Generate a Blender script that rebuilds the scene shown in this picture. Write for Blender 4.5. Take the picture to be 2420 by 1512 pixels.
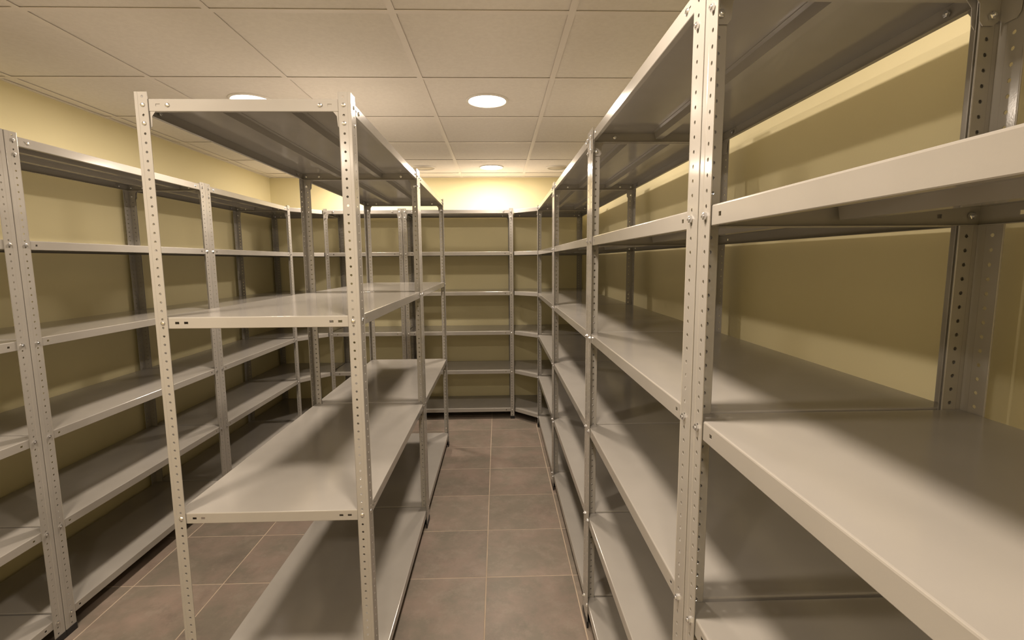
import bpy, math, random
from mathutils import Matrix, Vector
random.seed(7)
scene = bpy.context.scene
for o in list(bpy.data.objects): bpy.data.objects.remove(o)
C = scene.collection

# ---------------------------------------------------------------- camera
H = 1.484
YAW, PITCH, ROLL, FPX = 0.0286, -0.1193, -0.0075, 1157.1
cam = bpy.data.cameras.new('camera'); co = bpy.data.objects.new('camera', cam); C.objects.link(co)
cam.sensor_fit = 'HORIZONTAL'; cam.sensor_width = 36; cam.lens = FPX / 2420 * 36
cam.clip_start = 0.02; cam.clip_end = 50
_cy, _sy, _cp, _sp, _cr, _sr = math.cos(YAW), math.sin(YAW), math.cos(PITCH), math.sin(PITCH), math.cos(ROLL), math.sin(ROLL)
Rv = Vector((_cy, -_sy, 0)); Fv = Vector((_sy * _cp, _cy * _cp, _sp)); Uv = Rv.cross(Fv)
R2 = Rv * _cr + Uv * _sr; U2 = -Rv * _sr + Uv * _cr
M = Matrix(((R2.x, U2.x, -Fv.x, 0), (R2.y, U2.y, -Fv.y, 0), (R2.z, U2.z, -Fv.z, H), (0, 0, 0, 1)))
co.matrix_world = M
scene.camera = co

# ---------------------------------------------------------------- world, exposure
w = bpy.data.worlds.new('world'); scene.world = w; w.use_nodes = True
w.node_tree.nodes['Background'].inputs[0].default_value = (0.02, 0.018, 0.015, 1)
w.node_tree.nodes['Background'].inputs[1].default_value = 1.0
vs = scene.view_settings
vs.view_transform = 'Standard'; vs.look = 'None'; vs.gamma = 1; vs.use_curve_mapping = False
vs.exposure = 0.12
LAMP_W = 17.0
LAMP_COL = (1.0, 0.84, 0.68)
LAMP_E = 14.0

# ---------------------------------------------------------------- materials
def mat(name, col, rough=0.5, metal=0.0, spec=0.5):
    m = bpy.data.materials.new(name); m.use_nodes = True
    b = m.node_tree.nodes['Principled BSDF']
    b.inputs['Base Color'].default_value = (*col, 1); b.inputs['Roughness'].default_value = rough
    b.inputs['Metallic'].default_value = metal; b.inputs['Specular IOR Level'].default_value = spec
    return m
def noise_mix(m, c1, c2, scale, detail=4, lo=0.35, hi=0.65, coord='Object', bump=0.0, bscale=None, rand=0.0, rough=0.6):
    nt = m.node_tree; N = nt.nodes; L = nt.links; b = N['Principled BSDF']
    tc = N.new('ShaderNodeTexCoord') if coord == 'Object' else N.new('ShaderNodeNewGeometry')
    src = tc.outputs['Object'] if coord == 'Object' else tc.outputs['Position']
    n = N.new('ShaderNodeTexNoise'); n.inputs['Scale'].default_value = scale; n.inputs['Detail'].default_value = detail
    n.inputs['Roughness'].default_value = rough
    L.new(src, n.inputs['Vector'])
    r = N.new('ShaderNodeMapRange'); r.inputs[1].default_value = lo; r.inputs[2].default_value = hi
    L.new(n.outputs['Fac'], r.inputs[0])
    mx = N.new('ShaderNodeMix'); mx.data_type = 'RGBA'
    mx.inputs[6].default_value = (*c1, 1); mx.inputs[7].default_value = (*c2, 1)
    L.new(r.outputs[0], mx.inputs[0]); out = mx.outputs[2]
    if rand:
        oi = N.new('ShaderNodeObjectInfo'); mr = N.new('ShaderNodeMapRange')
        mr.inputs[3].default_value = 1 - rand; mr.inputs[4].default_value = 1 + rand
        L.new(oi.outputs['Random'], mr.inputs[0])
        hs = N.new('ShaderNodeHueSaturation'); L.new(mr.outputs[0], hs.inputs['Value']); L.new(out, hs.inputs['Color']); out = hs.outputs['Color']
    L.new(out, b.inputs['Base Color'])
    if bump:
        n2 = N.new('ShaderNodeTexNoise'); n2.inputs['Scale'].default_value = bscale or scale * 5; n2.inputs['Detail'].default_value = 6
        L.new(src, n2.inputs['Vector'])
        bp = N.new('ShaderNodeBump'); bp.inputs['Strength'].default_value = bump; bp.inputs['Distance'].default_value = 0.002
        L.new(n2.outputs['Fac'], bp.inputs['Height']); L.new(bp.outputs[0], b.inputs['Normal'])
    return r

paint = mat('light_grey_powder_coat', (0.60, 0.575, 0.53), 0.14, 0, 0.5)
noise_mix(paint, (0.345, 0.328, 0.302), (0.375, 0.357, 0.330), 3.0, 3, bump=0.02, bscale=350)
zinc = mat('zinc_bolt', (0.78, 0.79, 0.82), 0.25, 1.0)
plastic = mat('black_plastic', (0.012, 0.012, 0.013), 0.45)
wallm = mat('cream_yellow_wall_paint', (0.80, 0.73, 0.47), 0.75, 0, 0.25)
noise_mix(wallm, (0.79, 0.72, 0.46), (0.83, 0.76, 0.49), 1.2, 3, coord='Geo', bump=0.10, bscale=160)
ceilm = mat('mineral_ceiling_tile', (0.80, 0.76, 0.70), 0.9, 0, 0.1)
noise_mix(ceilm, (0.84, 0.80, 0.745), (0.88, 0.84, 0.785), 60, 3, coord='Geo', bump=0.25, bscale=500, rand=0.015)
gridm = mat('white_ceiling_grid', (0.86, 0.81, 0.76), 0.45, 0, 0.4)
voidm = mat('plenum', (0.10, 0.09, 0.08), 0.9)
grout = mat('tile_grout', (0.36, 0.29, 0.225), 0.85, 0, 0.2)
noise_mix(grout, (0.42, 0.345, 0.27), (0.50, 0.41, 0.32), 8, 3, coord='Geo')
tilem = mat('brown_grey_floor_tile', (0.2, 0.16, 0.13), 0.42, 0, 0.45)
def tile_nodes(m):
    nt = m.node_tree; N = nt.nodes; L = nt.links; b = N['Principled BSDF']
    g = N.new('ShaderNodeNewGeometry'); oi = N.new('ShaderNodeObjectInfo')
    add = N.new('ShaderNodeVectorMath'); add.operation = 'MULTIPLY_ADD'
    cmb = N.new('ShaderNodeCombineXYZ')
    for k in range(3): L.new(oi.outputs['Random'], cmb.inputs[k])
    add.inputs[1].default_value = (37, 53, 71)
    L.new(cmb.outputs[0], add.inputs[0]); L.new(g.outputs['Position'], add.inputs[2])
    def noise(s, d, lo, hi, rough=.6, dist=0.0):
        n = N.new('ShaderNodeTexNoise'); n.inputs['Scale'].default_value = s; n.inputs['Detail'].default_value = d
        n.inputs['Roughness'].default_value = rough; n.inputs['Distortion'].default_value = dist
        L.new(add.outputs[0], n.inputs['Vector'])
        r = N.new('ShaderNodeMapRange'); r.inputs[1].default_value = lo; r.inputs[2].default_value = hi
        L.new(n.outputs['Fac'], r.inputs[0]); return r.outputs[0]
    def mix(f, a, c2):
        x = N.new('ShaderNodeMix'); x.data_type = 'RGBA'; L.new(f, x.inputs[0])
        if isinstance(a, tuple): x.inputs[6].default_value = (*a, 1)
        else: L.new(a, x.inputs[6])
        x.inputs[7].default_value = (*c2, 1); return x.outputs[2]
    c = mix(noise(4.5, 8, .40, .61, .66, .1), (0.195, 0.170, 0.136), (0.262, 0.203, 0.168))
    c = mix(noise(11, 8, .50, .85, .75, .15), c, (0.31, 0.265, 0.220))
    c = mix(noise(3.0, 9, .53, .74, .78, .2), c, (0.155, 0.128, 0.105))
    hs = N.new('ShaderNodeHueSaturation'); mr = N.new('ShaderNodeMapRange'); mr.inputs[3].default_value = .93; mr.inputs[4].default_value = 1.08
    L.new(oi.outputs['Random'], mr.inputs[0]); L.new(mr.outputs[0], hs.inputs['Value']); L.new(c, hs.inputs['Color'])
    L.new(hs.outputs['Color'], b.inputs['Base Color'])
    n2 = N.new('ShaderNodeTexNoise'); n2.inputs['Scale'].default_value = 40; n2.inputs['Detail'].default_value = 8; L.new(add.outputs[0], n2.inputs['Vector'])
    bp = N.new('ShaderNodeBump'); bp.inputs['Strength'].default_value = .15; bp.inputs['Distance'].default_value = .002
    L.new(n2.outputs['Fac'], bp.inputs['Height']); L.new(bp.outputs[0], b.inputs['Normal'])
tile_nodes(tilem)
trimm = mat('white_lamp_trim', (0.82, 0.80, 0.77), 0.35)
dullglass = mat('unlit_diffuser', (0.55, 0.50, 0.42), 0.5)
glow = bpy.data.materials.new('lit_diffuser'); glow.use_nodes = True
gb = glow.node_tree.nodes['Principled BSDF']
gb.inputs['Base Color'].default_value = (.9, .88, .84, 1)
gb.inputs['Emission Color'].default_value = (*LAMP_COL, 1); gb.inputs['Emission Strength'].default_value = LAMP_E

# ---------------------------------------------------------------- helpers
class MB:
    def __init__(s): s.v = []; s.f = []
    def vert(s, p): s.v.append(tuple(p)); return len(s.v) - 1
    def face(s, pts): s.f.append([s.vert(p) for p in pts])
    def box(s, a, b):
        x0, y0, z0 = a; x1, y1, z1 = b
        i = [s.vert(p) for p in ((x0,y0,z0),(x1,y0,z0),(x1,y1,z0),(x0,y1,z0),(x0,y0,z1),(x1,y0,z1),(x1,y1,z1),(x0,y1,z1))]
        for q in ((3,2,1,0),(4,5,6,7),(0,1,5,4),(1,2,6,5),(2,3,7,6),(3,0,4,7)): s.f.append([i[k] for k in q])
    def bevbox(s, a, b, r):
        # box whose top edges are chamfered
        x0,y0,z0=a; x1,y1,z1=b
        rings = [[(x0,y0,z0),(x1,y0,z0),(x1,y1,z0),(x0,y1,z0)], [(x0,y0,z1-r),(x1,y0,z1-r),(x1,y1,z1-r),(x0,y1,z1-r)],
                 [(x0+r,y0+r,z1),(x1-r,y0+r,z1),(x1-r,y1-r,z1),(x0+r,y1-r,z1)]]
        s.loft(rings, True, True)
    def loft(s, rings, cap0=False, cap1=False):
        idx = [[s.vert(p) for p in r] for r in rings]; n = len(rings[0])
        for a, b in zip(idx, idx[1:]):
            for k in range(n): s.f.append([a[k], a[(k+1) % n], b[(k+1) % n], b[k]])
        if cap0: s.f.append(idx[0][::-1])
        if cap1: s.f.append(idx[-1])
    def lathe(s, prof, n=32, cap0=False, cap1=False, axis='z', off=(0,0,0)):
        rings = []
        for r, h in prof:
            ring = []
            for k in range(n):
                a = 2*math.pi*k/n
                if axis == 'z': ring.append((off[0]+r*math.cos(a), off[1]+r*math.sin(a), off[2]+h))
                else: ring.append((off[0]+r*math.cos(a), off[1]-h, off[2]+r*math.sin(a)))
            rings.append(ring)
        s.loft(rings, cap0, cap1)
    def mesh(s, name, m, weld=False):
        me = bpy.data.meshes.new(name); me.from_pydata(s.v, [], s.f)
        me.materials.append(m)
        import bmesh
        bm = bmesh.new(); bm.from_mesh(me)
        if weld: bmesh.ops.remove_doubles(bm, verts=bm.verts, dist=1e-5)
        bmesh.ops.recalc_face_normals(bm, faces=bm.faces); bm.to_mesh(me); bm.free()
        return me
def link(name, me, parent=None, loc=(0,0,0), rz=0, rot=None):
    o = bpy.data.objects.new(name, me); C.objects.link(o)
    if parent is not None: o.parent = parent
    o.location = loc
    o.rotation_euler = rot if rot else (0, 0, rz)
    return o
def thing(name, label, cat, loc, rz=0, group=None):
    o = link(name, None, None, loc, rz); o['label'] = label; o['category'] = cat
    o.empty_display_size = .1
    if group: o['group'] = group
    return o
def struct(name, me, label=None):
    o = link(name, me); o['kind'] = 'structure'
    if label: o['label'] = label
    return o

# ---------------------------------------------------------------- room
XL, XR, Y0, YW, CZ = -2.215, 0.945, -1.90, 4.972, H + 0.823
def wallbox(name, a, b, label):
    m = MB(); m.box(a, b); return struct(name, m.mesh(name, wallm), label)
wallbox('wall_back', (XL-.1, YW, -.05), (XR+.1, YW+.1, CZ+.15), 'cream yellow painted wall behind the far shelving')
wallbox('wall_right', (XR, Y0, -.05), (XR+.1, YW, CZ+.15), 'cream yellow painted wall behind the right shelving row')
wallbox('wall_left', (XL-.1, Y0, -.05), (XL, YW, CZ+.15), 'cream yellow painted wall behind the left shelving row')
wallbox('wall_front', (XL-.1, Y0-.1, -.05), (XR+.1, Y0, CZ+.15), 'cream yellow painted wall behind the viewer')
# floor: grout bed and tiles
m = MB(); m.box((XL, Y0, -.06), (XR, YW, -.0012)); floor = struct('floor', m.mesh('grout_bed', grout), 'floor of brown grey square tiles with pale grout')
T = 0.4093; TX = -0.0689; TY = 2.161; G = 0.0055
def spans(o, t, a, b, g):
    k = math.floor((a-o)/t); r = []
    while o + k*t < b:
        p, q = max(a, o+k*t + g/2), min(b, o+(k+1)*t - g/2)
        if q - p > .01: r.append((p, q))
        k += 1
    return r
cache = {}
for (x0, x1) in spans(TX, T, XL, XR, G):
    for (y0, y1) in spans(TY, T, Y0, YW, G):
        key = ('t', round(x1-x0, 4), round(y1-y0, 4))
        if key not in cache:
            m = MB(); hx, hy = (x1-x0)/2, (y1-y0)/2; m.bevbox((-hx, -hy, -.0011), (hx, hy, 0), .0007)
            cache[key] = m.mesh('floor_tile', tilem)
        link('floor_tile', cache[key], floor, ((x0+x1)/2, (y0+y1)/2, random.uniform(-.0002, .0)))
# ceiling
m = MB(); m.box((XL, Y0, CZ+.05), (XR, YW, CZ+.15)); ceiling = struct('ceiling', m.mesh('ceiling_slab', voidm), 'suspended ceiling of pale square mineral tiles')
XC, YC, CT, TB = -0.3414, 1.7427, 0.6, 0.024
LAMPS = [(-0.044, 0.85), (-0.044, 2.65), (-0.044, 4.45), (-0.044, -0.95), (-1.244, 0.85), (-1.244, 2.65), (-1.244, 4.45), (-1.244, -0.95)]
DEAD = [(-0.644, 4.475), (0.551, 4.475)]
for (x0, x1) in spans(XC, CT, XL, XR, 0.006):
    for (y0, y1) in spans(YC, CT, Y0, YW, 0.006):
        cx, cyy = (x0+x1)/2, (y0+y1)/2
        hole = [p for p in LAMPS + DEAD if x0 < p[0] < x1 and y0 < p[1] < y1]
        m = MB(); hx, hy = (x1-x0)/2, (y1-y0)/2
        z = .0035
        if not hole:
            key = ('c', round(x1-x0, 4), round(y1-y0, 4))
            if key not in cache:
                m.box((-hx, -hy, z), (hx, hy, z+.015)); cache[key] = m.mesh('ceiling_tile', ceilm)
            me = cache[key]
        else:
            px, py = hole[0][0]-cx, hole[0][1]-cyy; n = 32; rr = .098
            for zz, flip in ((z, 1), (z+.015, 0)):
                circ = [(px+rr*math.cos(2*math.pi*(k+.5)/n), py+rr*math.sin(2*math.pi*(k+.5)/n), zz) for k in range(n)]
                outr = []
                for k in range(n):
                    a = 2*math.pi*(k+.5)/n; dx, dy = math.cos(a), math.sin(a)
                    tx = ((hx if dx > 0 else -hx)-px)/dx if abs(dx) > 1e-6 else 1e9
                    ty = ((hy if dy > 0 else -hy)-py)/dy if abs(dy) > 1e-6 else 1e9
                    t_ = min(tx, ty); outr.append((px+dx*t_, py+dy*t_, zz))
                for k in range(n):
                    j = (k+1) % n
                    m.face([circ[k], circ[j], outr[j], outr[k]])
                    a, b = outr[k], outr[j]
                    if abs(a[0]-b[0]) > 1e-6 and abs(a[1]-b[1]) > 1e-6:
                        # fill the tile corner
                        c_ = (a[0] if abs(abs(a[0])-hx) < 1e-6 else b[0], a[1] if abs(abs(a[1])-hy) < 1e-6 else b[1], zz)
                        m.face([a, b, c_])
            me = m.mesh('ceiling_tile', ceilm)
        link('ceiling_tile', me, ceiling, (cx, cyy, CZ))
# grid: main runners along y, cross tees along x
def tbar(L_):
    key = ('tb', round(L_, 4))
    if key not in cache:
        m = MB(); m.box((-TB/2, 0, 0), (TB/2, L_, .0012)); m.box((-.0009, 0, .0012), (.0009, L_, .038)); cache[key] = m.mesh('grid_bar', gridm)
    return cache[key]
k = math.ceil((XL-XC)/CT)
xs = []
while XC + k*CT < XR: xs.append(XC + k*CT); k += 1
for x in xs: link('main_runner', tbar(YW-Y0-.04), ceiling, (x, Y0+.02, CZ))
k = math.ceil((Y0-YC)/CT); ys = []
while YC + k*CT < YW: ys.append(YC + k*CT); k += 1
ed = [XL+.02] + xs + [XR-.02]
for y in ys:
    if y < Y0+.05: continue
    for a, b in zip(ed, ed[1:]):
        p = a + (TB/2 if a != ed[0] else 0); q = b - (TB/2 if b != ed[-1] else 0)
        if q-p > .02: link('cross_tee', tbar(q-p), ceiling, (p, y, CZ), -math.pi/2)
# perimeter angle trim
for i, (a, b) in enumerate((((XL, YW-.022, CZ-.001), (XR, YW, CZ+.0012)), ((XL, Y0, CZ-.001), (XR, Y0+.022, CZ+.0012)),
                            ((XL, Y0+.022, CZ-.001), (XL+.022, YW-.022, CZ+.0012)), ((XR-.022, Y0+.022, CZ-.001), (XR, YW-.022, CZ+.0012)))):
    m = MB(); m.box(a, b); struct('trim_%d' % (i+1), m.mesh('wall_angle', gridm), 'white ceiling edge angle along the wall')

# ---------------------------------------------------------------- downlights
def ring_mesh():
    m = MB(); m.lathe([(.094, .004), (.094, -.001), (.098, -.004), (.106, -.003), (.109, .0005), (.109, .003), (.097, .0032), (.097, .02), (.094, .02), (.094, .004)], 48)
    return m.mesh('lamp_trim', trimm)
def smooth(me):
    for p in me.polygons: p.use_smooth = True
RING = ring_mesh()
m = MB(); m.lathe([(.0935, .001), (.09, -.003), (.06, -.011), (.03, -.0155), (.004, -.017)], 48, True, True); GL = m.mesh('lamp_diffuser', glow); smooth(GL)
m = MB(); m.lathe([(.0935, .001), (.092, .012), (.05, .022), (.004, .024)], 48, True, True); DG = m.mesh('lamp_diffuser', dullglass); smooth(DG)
m = MB(); m.lathe([(.093, .002), (.085, .05), (.04, .055), (.004, .055)], 32, True, True); CAN = m.mesh('lamp_housing', trimm)
lab = ['lit round ceiling downlight over the aisle, just ahead of the viewer',
       'nearest visible lit round downlight in the ceiling over the aisle',
       'farther lit round downlight over the aisle, close to the back wall',
       'lit round ceiling downlight over the aisle, behind the viewer',
       'lit round ceiling downlight left of the viewer, before the island shelving end',
       'lit round ceiling downlight over the left aisle beside the near island unit',
       'lit round ceiling downlight over the left aisle, close to the back wall',
       'lit round ceiling downlight over the left side, behind the viewer']
for (x, y), l in zip(LAMPS, lab):
    t = thing('ceiling_downlight', l, 'ceiling light', (x, y, CZ), 0, 'round downlights in the ceiling')
    link('lamp_trim', RING, t); link('lamp_diffuser', GL, t); 
    li = bpy.data.lights.new('lamp_glow', 'AREA'); li.shape = 'DISK'; li.size = .18; li.energy = LAMP_W; li.color = LAMP_COL
    lo = link('lamp_glow', li, t, (0, 0, -.0185))
for (x, y), l in zip(DEAD, ['unlit round ceiling downlight left of the lamps, above the island shelving end', 'unlit round ceiling downlight right of the lamps, above the right shelving row']):
    t = thing('ceiling_downlight', l, 'ceiling light', (x, y, CZ), 0, 'round downlights in the ceiling')
    link('lamp_trim', RING, t); link('lamp_diffuser', DG, t)

# ---------------------------------------------------------------- shelving parts
PH, FL, FS = 1.960, 0.047, 0.036           # post height, long (aisle) and short (end) flange width
SL, SS, PT = 0.0285, 0.0215, 0.0022         # hole column distance from the corner, flange depth
def post_mesh(long_a=True):
    if ('post', long_a) in cache: return cache[('post', long_a)]
    m = MB(); t = .0014; rec = .0008; n = 78; cell = PH/n
    for swap in (0, 1):
        lng = (swap == 0) == long_a
        w_, uc = (FL, SL) if lng else (FS, SS)
        u1_, u2_ = uc-.0115, w_-.0022
        def P(u, d, z):         # u along flange, d depth inwards from the outer face
            return (u, d, z) if not swap else (d, u, z)
        z0, z1 = 0, PH
        # flat strip by the corner, small bend, edge strip
        for (u0, d0, u1, d1) in ((.0012, 0, u1_-.0012, 0), (u1_-.0012, 0, u1_, rec), (u2_, rec, u2_+.001, rec+.0002), (u2_+.001, rec+.0002, w_, 0)):
            m.face([P(u0, d0, z0), P(u1, d1, z0), P(u1, d1, z1), P(u0, d0, z1)])
            a0 = max(u0, t+.0001) if u0 < .005 else u0
            m.face([P(a0, d0+t, z0), P(u1, d1+t, z0), P(u1, d1+t, z1), P(a0, d0+t, z1)])
            for z in (z0, z1): m.face([P(u0, d0, z), P(u1, d1, z), P(u1, d1+t, z), P(a0, d0+t, z)])
        m.face([P(w_, 0, z0), P(w_, t, z0), P(w_, t, z1), P(w_, 0, z1)])
        for k in range(n):
            za, zb = k*cell, (k+1)*cell; zc = (za+zb)/2; ua, ub = u1_, u2_; r = .0036
            sq = [(ub, zc), (ub, zb), (uc, zb), (ua, zb), (ua, zc), (ua, za), (uc, za), (ub, za)]
            oc = [(uc+r*math.cos(math.pi/4*i), zc+r*math.sin(math.pi/4*i)) for i in range(8)]
            for dd in (rec, rec+t):
                for i in range(8):
                    j = (i+1) % 8
                    m.face([P(sq[i][0], dd, sq[i][1]), P(sq[j][0], dd, sq[j][1]), P(oc[j][0], dd, oc[j][1]), P(oc[i][0], dd, oc[i][1])])
            for i in range(8):
                j = (i+1) % 8
                m.face([P(oc[i][0], rec, oc[i][1]), P(oc[j][0], rec, oc[j][1]), P(oc[j][0], rec+t, oc[j][1]), P(oc[i][0], rec+t, oc[i][1])])
        for z in (z0, z1): m.face([P(u1_, rec, z), P(u2_, rec, z), P(u2_, rec+t, z), P(u1_, rec+t, z)])
    # rounded outer corner edge
    c = .0012
    m.face([(c, 0, 0), (.0004, .0004, 0), (.0004, .0004, PH), (c, 0, PH)])
    m.face([(.0004, .0004, 0), (0, c, 0), (0, c, PH), (.0004, .0004, PH)])
    cache[('post', long_a)] = m.mesh('post', paint, True)
    return cache[('post', long_a)]
def foot_mesh(long_a=True):
    key = ('foot', long_a); fa, fb = (FL, FS) if long_a else (FS, FL)
    if key not in cache:
        m = MB(); h = .028; e = .0015
        prof = [(-e, -e), (fa+e, -e), (fa+e, .005), (.005, .005), (.005, fb+e), (-e, fb+e)]
        m.loft([[(x, y, 0) for x, y in prof], [(x, y, h) for x, y in prof]], True, False)
        inn = [(0, 0), (fa, 0), (fa, .0035), (.0035, .0035), (.0035, fb), (0, fb)]
        m.loft([[(x, y, h) for x, y in prof], [(x, y, h) for x, y in inn]])
        cache[key] = m.mesh('foot_cap', plastic)
    return cache[key]
def bolt_mesh(kind):
    # axis -y is outwards, origin at the outer face of the flange
    if ('bolt', kind) in cache: return cache[('bolt', kind)]
    m = MB()
    def hexn(d0, d1, sgn): m.lathe([(.0062*.9, d0), (.0066, d0+sgn*.0004), (.0066, d1), (.0050, d1+sgn*.0006), (.0030, d1+sgn*.0006), (.0030, d1+sgn*.003), (.0015, d1+sgn*.0034)], 6, True, True, 'y')
    def dome(d0, sgn): m.lathe([(.0068, d0), (.0066, d0+sgn*.0010), (.0056, d0+sgn*.0024), (.0035, d0+sgn*.0034), (.0010, d0+sgn*.0038)], 12, True, True, 'y')
    if kind == 'nut': hexn(-.0006, .0042, 1); dome(-.0060, -1)
    if kind == 'dome': dome(-.0006, 1); hexn(-.0060, -.0105, -1)
    if kind == 'inner': hexn(-.0060, -.0105, -1)
    me = m.mesh('bolt', zinc); cache[('bolt', kind)] = me
    return me
LIP, TI = 0.034, 0.0032          # lip height; shelf inset behind the post flanges
def inset_poly(P, d):
    n = len(P); out = []
    for i in range(n):
        a, b, c = Vector(P[i-1]), Vector(P[i]), Vector(P[(i+1) % n])
        e1 = (b-a).normalized(); e2 = (c-b).normalized()
        n1 = Vector((-e1.y, e1.x)); n2 = Vector((-e2.y, e2.x))
        s = (n1+n2); k = d/ (1 + n1.dot(n2)); out.append(tuple(b + s*k))
    return out
def tray_mesh(poly, slots):
    key = ('tray', tuple((round(a, 4), round(b, 4)) for a, b in poly), slots)
    if key in cache: return cache[key]
    m = MB()
    def ring(d, z): return [(x, y, z) for x, y in inset_poly(poly, d)]
    m.loft([ring(0, -.0030), ring(.0006, -.0012), ring(.0014, -.0004), ring(.0030, 0)], False, True)
    m.loft([ring(0, -LIP+.0012), ring(.0008, -LIP), ring(.012, -LIP), ring(.012, -LIP+.001), ring(.0012, -LIP+.001)])
    m.loft([ring(.0012, -.0030), ring(.0012, -.0014)], False, True)
    n = len(poly); O = inset_poly(poly, 0); I = inset_poly(poly, .0012)
    zt, zb, zA, zB = -.0030, -LIP+.0012, -.0135, -.0205
    for i in range(n):
        a, b = Vector(O[i]), Vector(O[(i+1) % n]); L_ = (b-a).length; e = (b-a)/L_; nn = Vector((-e.y, e.x))*.0012
        sl = []
        if L_ > .35:
            if slots == 2: us = [(.052, .064), (.078, .090)]
            else: us = [(.068, .077)]
            sl = us + [(L_-q, L_-p) for p, q in reversed(us)]
        br = [0] + [u for s in sl for u in s] + [L_]
        def pt(u, inner, z):
            if inner:
                if u == 0: p = Vector(I[i])
                elif u == L_: p = Vector(I[(i+1) % n])
                else: p = a + e*u + nn
            else: p = a + e*u
            return (p.x, p.y, z)
        for inner in (0, 1):
            ztt, zbb = zt, (zb if not inner else -LIP+.001)
            for k in range(len(br)-1):
                u0, u1 = br[k], br[k+1]
                if k % 2 == 1:
                    for za, zz in ((ztt, zA), (zB, zbb)): m.face([pt(u0, inner, za), pt(u1, inner, za), pt(u1, inner, zz), pt(u0, inner, zz)])
                else: m.face([pt(u0, inner, ztt), pt(u1, inner, ztt), pt(u1, inner, zbb), pt(u0, inner, zbb)])
        for (u0, u1) in sl:
            q = [(u0, zA), (u1, zA), (u1, zB), (u0, zB)]
            for k in range(4):
                j = (k+1) % 4
                m.face([pt(q[k][0], 0, q[k][1]), pt(q[j][0], 0, q[j][1]), pt(q[j][0], 1, q[j][1]), pt(q[k][0], 1, q[k][1])])
    cache[key] = m.mesh('shelf', paint); return cache[key]
def rib_mesh(L_):
    key = ('rib', round(L_, 4))
    if key not in cache:
        m = MB(); z = -.0016
        prof = [(-.030, z), (-.030, z-.001), (-.017, z-.001), (-.013, z-.022), (.013, z-.022), (.017, z-.001), (.030, z-.001), (.030, z)]
        m.loft([[(-L_/2, y, zz) for y, zz in prof], [(L_/2, y, zz) for y, zz in prof]], True, True)
        cache[key] = m.mesh('stiffener_rib', paint)
    return cache[key]
def bracket_mesh(sgn):
    # L plate lying in the local xz plane behind a lip; arm along +x*sgn, leg downwards
    key = ('br', sgn)
    if key not in cache:
        m = MB(); y0, y1 = 0, .0014
        pts = [(.0, 0), (.092, 0), (.100, -.008), (.100, -.020), (.092, -.028), (.046, -.032), (.036, -.045), (.034, -.072), (.028, -.080), (.010, -.080), (.0, -.072)]
        m.loft([[(sgn*x, y0, z) for x, z in pts], [(sgn*x, y1, z) for x, z in pts]], True, True)
        cache[key] = m.mesh('corner_bracket', paint)
    return cache[key]

def shelving(label, x, y, rz, W, D, levels, ribs=2, slots=1, bolt='nut', joined=(False, False), front_long=True):
    t = thing('shelving_unit', label, 'shelving unit', (x, y, 0), rz, 'grey metal shelving units around the room')
    corners = [(-W/2, -D/2, 0), (W/2, -D/2, 90), (W/2, D/2, 180), (-W/2, D/2, 270)]
    off = PT
    for ci, (cx, cyy, deg) in enumerate(corners):
        la = (ci in (0, 2)) == front_long; ua, ub = (SL, SS) if la else (SS, SL)
        p = link('post', post_mesh(la), t, (cx, cyy, .002), math.radians(deg))
        link('foot_cap', foot_mesh(la), p, (0, 0, -.002))
        # flange A runs along local +x (outer normal -y), flange B along local +y (outer normal -x)
        # corners 0 and 2: A faces front/back; corners 1 and 3: B faces front/back
        left = ci in (0, 3)
        j = joined[0] if left else joined[1]
        for li, z in enumerate(levels):
            zz = z - .017 - .002
            zs = [zz]
            if li == 0: zs.append(zz-.05)
            for z_ in zs:
                front = ci in (0, 1)
                A_is_long = ci in (0, 2)
                for fl in ('A', 'B'):
                    is_long = (fl == 'A') == A_is_long
                    if is_long and not front: continue
                    kind = bolt if is_long else ('inner' if j else bolt)
                    if fl == 'A': link('bolt', bolt_mesh(kind), p, (ua, .0008, z_))
                    else: link('bolt', bolt_mesh(kind), p, (.0008, ub, z_), -math.pi/2)
    hw, hd = W/2-TI, D/2-TI
    poly = [(-hw, -hd), (hw, -hd), (hw, hd), (-hw, hd)]
    for li, z in enumerate(levels):
        s = link('shelf', tray_mesh(poly, slots), t, (0, 0, z))
        for k in range(ribs):
            yy = -hd + 2*hd*(k+1)/(ribs+1)
            link('stiffener_rib', rib_mesh(2*hw-.030), s, (0, yy, 0))
        if li == 0:
            e = .0016
            for sx in (-1, 1):
                for sy in (-1, 1):
                    # on the long lip
                    link('corner_bracket', bracket_mesh(1 if sx < 0 else -1), s, (sx*(hw-.0016), sy*(hd-.0013) - (0.0 if sy < 0 else .0015), -.0018))
                    b = link('bolt', bolt_mesh('dome'), s, (sx*(hw-.085), sy*(hd+.0004), -.017), 0 if sy < 0 else math.pi)
                    # on the short lip
                    o = link('corner_bracket', bracket_mesh(1 if sx*sy < 0 else -1), s, (sx*(hw-.0013), sy*(hd-.0032), -.0018), -math.pi/2 if sx < 0 else math.pi/2)
                    k2 = 'inner' if (joined[0] if sx < 0 else joined[1]) else bolt
                    link('bolt', bolt_mesh(k2), s, (sx*(hw+.0004), sy*(hd-.085), -.017), -math.pi/2 if sx < 0 else math.pi/2)
    return t

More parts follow.
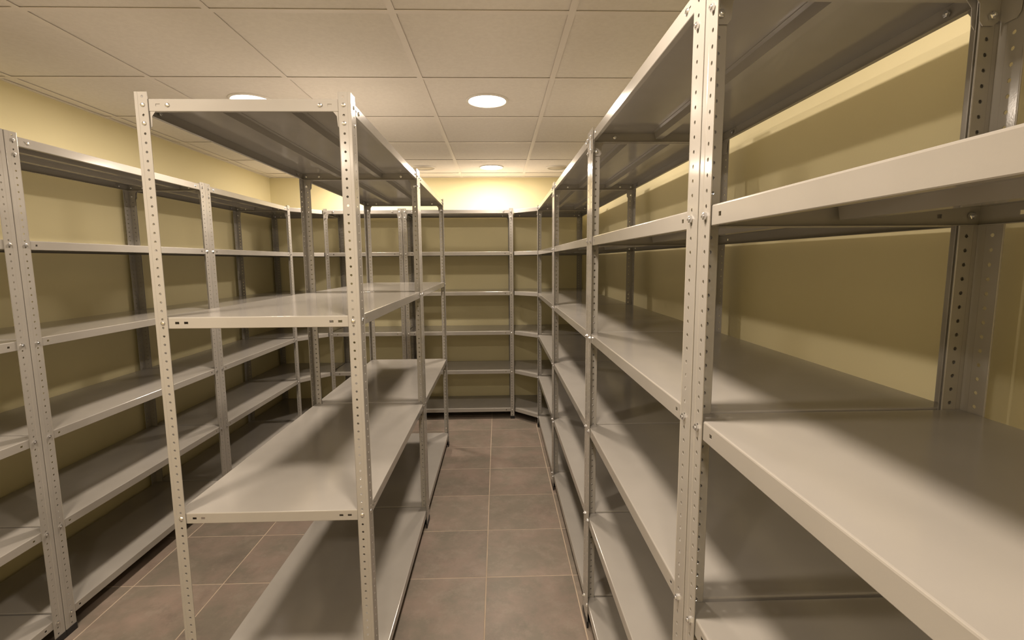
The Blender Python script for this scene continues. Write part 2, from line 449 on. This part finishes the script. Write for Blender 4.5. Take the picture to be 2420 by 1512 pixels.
def corner_shelving(label, world_pts, levels, posts):
    cx = sum(p[0] for p in world_pts)/len(world_pts); cyy = sum(p[1] for p in world_pts)/len(world_pts)
    t = thing('corner_shelving_unit', label, 'shelving unit', (cx, cyy, 0), 0, 'grey metal shelving units around the room')
    poly = inset_poly([(x-cx, y-cyy) for x, y in world_pts], TI)
    for li, z in enumerate(levels):
        s = link('shelf', tray_mesh(poly, 1), t, (0, 0, z))
    for (x, y, deg) in posts:
        p = link('post', post_mesh(), t, (x-cx, y-cyy, .002), math.radians(deg))
        link('foot_cap', foot_mesh(), p, (0, 0, -.002))
        for z in levels:
            link('bolt', bolt_mesh('inner'), p, (SL, .0008, z-.019)); link('bolt', bolt_mesh('inner'), p, (.0008, SS, z-.019), -math.pi/2)
    return t

LV = [1.950, 1.5735, 1.2085, .8399, .4707, .1033]
LI = [1.944, 1.327, .7155, .1028]
q = math.pi/2
# right row, front plane x = .348, depth .5
XF, DR = 0.348, 0.500
def right(label, ya, yb, ribs, joined): shelving(label, XF+DR/2, (ya+yb)/2, -q, yb-ya, DR, LV, ribs, 1, 'nut', joined)
# local +x is world -y here: joined[0] is the far end
right('nearest grey metal shelving unit at the right edge, beside the viewer, six shelves', -.350, .852, 1, (True, False))
right('second grey metal unit of the right row, first one beyond the large double posts', .856, 1.867, 1, (True, True))
right('third grey metal unit of the right row, mid-way along the aisle', 1.871, 3.077, 2, (True, True))
right('farthest straight unit of the right row, touching the right corner unit', 3.081, 4.300, 2, (True, True))
# back row
YF = 4.508; DB = 0.452
XB, XB2, XB3 = 0.1455, -0.853, -1.555
shelving('wide grey metal unit against the back wall at the end of the aisle', (XB+XB2+.002)/2, YF+DB/2, 0, XB-XB2-.002, DB, LV, 2, 1, 'nut', (True, True), False)
shelving('narrower grey metal unit against the back wall, seen behind the island shelving', (XB2-.002+XB3)/2, YF+DB/2, 0, XB2-.002-XB3, DB, LV, 1, 1, 'nut', (True, True), False)
# right corner (counter-clockwise)
g = .004
corner_shelving('five-sided grey corner unit joining the right row to the back row', [(XB+g, YF+.002), (XF+.002, 4.300+g), (XF+DR, 4.300+g), (XF+DR, YF+DB), (XB+g, YF+DB)],
                LV, [(XF+DR, YF+DB, 180)])
# left row and corner
XLF, YLC = -1.745, 4.262
DL = 0.450
corner_shelving('five-sided grey corner unit in the dark left corner behind the island', [(XLF-.002, YLC+g), (XB3-g, YF+.002), (XB3-g, YF+DB), (XLF-DL, YF+DB), (XLF-DL, YLC+g)],
                LV, [(XLF-DL, YF+DB, 270)])
def left(label, ya, yb, joined): shelving(label, XLF-DL/2, (ya+yb)/2, q, yb-ya, DL, LV, 2, 1, 'nut', joined)
left('farthest straight unit of the left wall row, next to the left corner unit', 3.060, YLC, (True, True))
left('middle unit of the left wall row, behind the near island unit', 1.856, 3.056, (True, True))
left('nearest unit of the left wall row, at the far left edge', .652, 1.852, (False, True))
# island between the aisles: local front faces the aisle on the right (+x), local +x is world +y
XI, DI = -.410, .600
def island(label, ya, yb, joined): shelving(label, XI-DI/2, (ya+yb)/2, q, yb-ya, DI, LI, 2, 2, 'dome', joined)
island('near unit of the free-standing island shelving on the left, its four-shelf end facing the viewer', 1.462, 2.650, (False, True))
island('far unit of the free-standing island shelving, behind the near one, four shelves', 2.654, 3.868, (True, False))
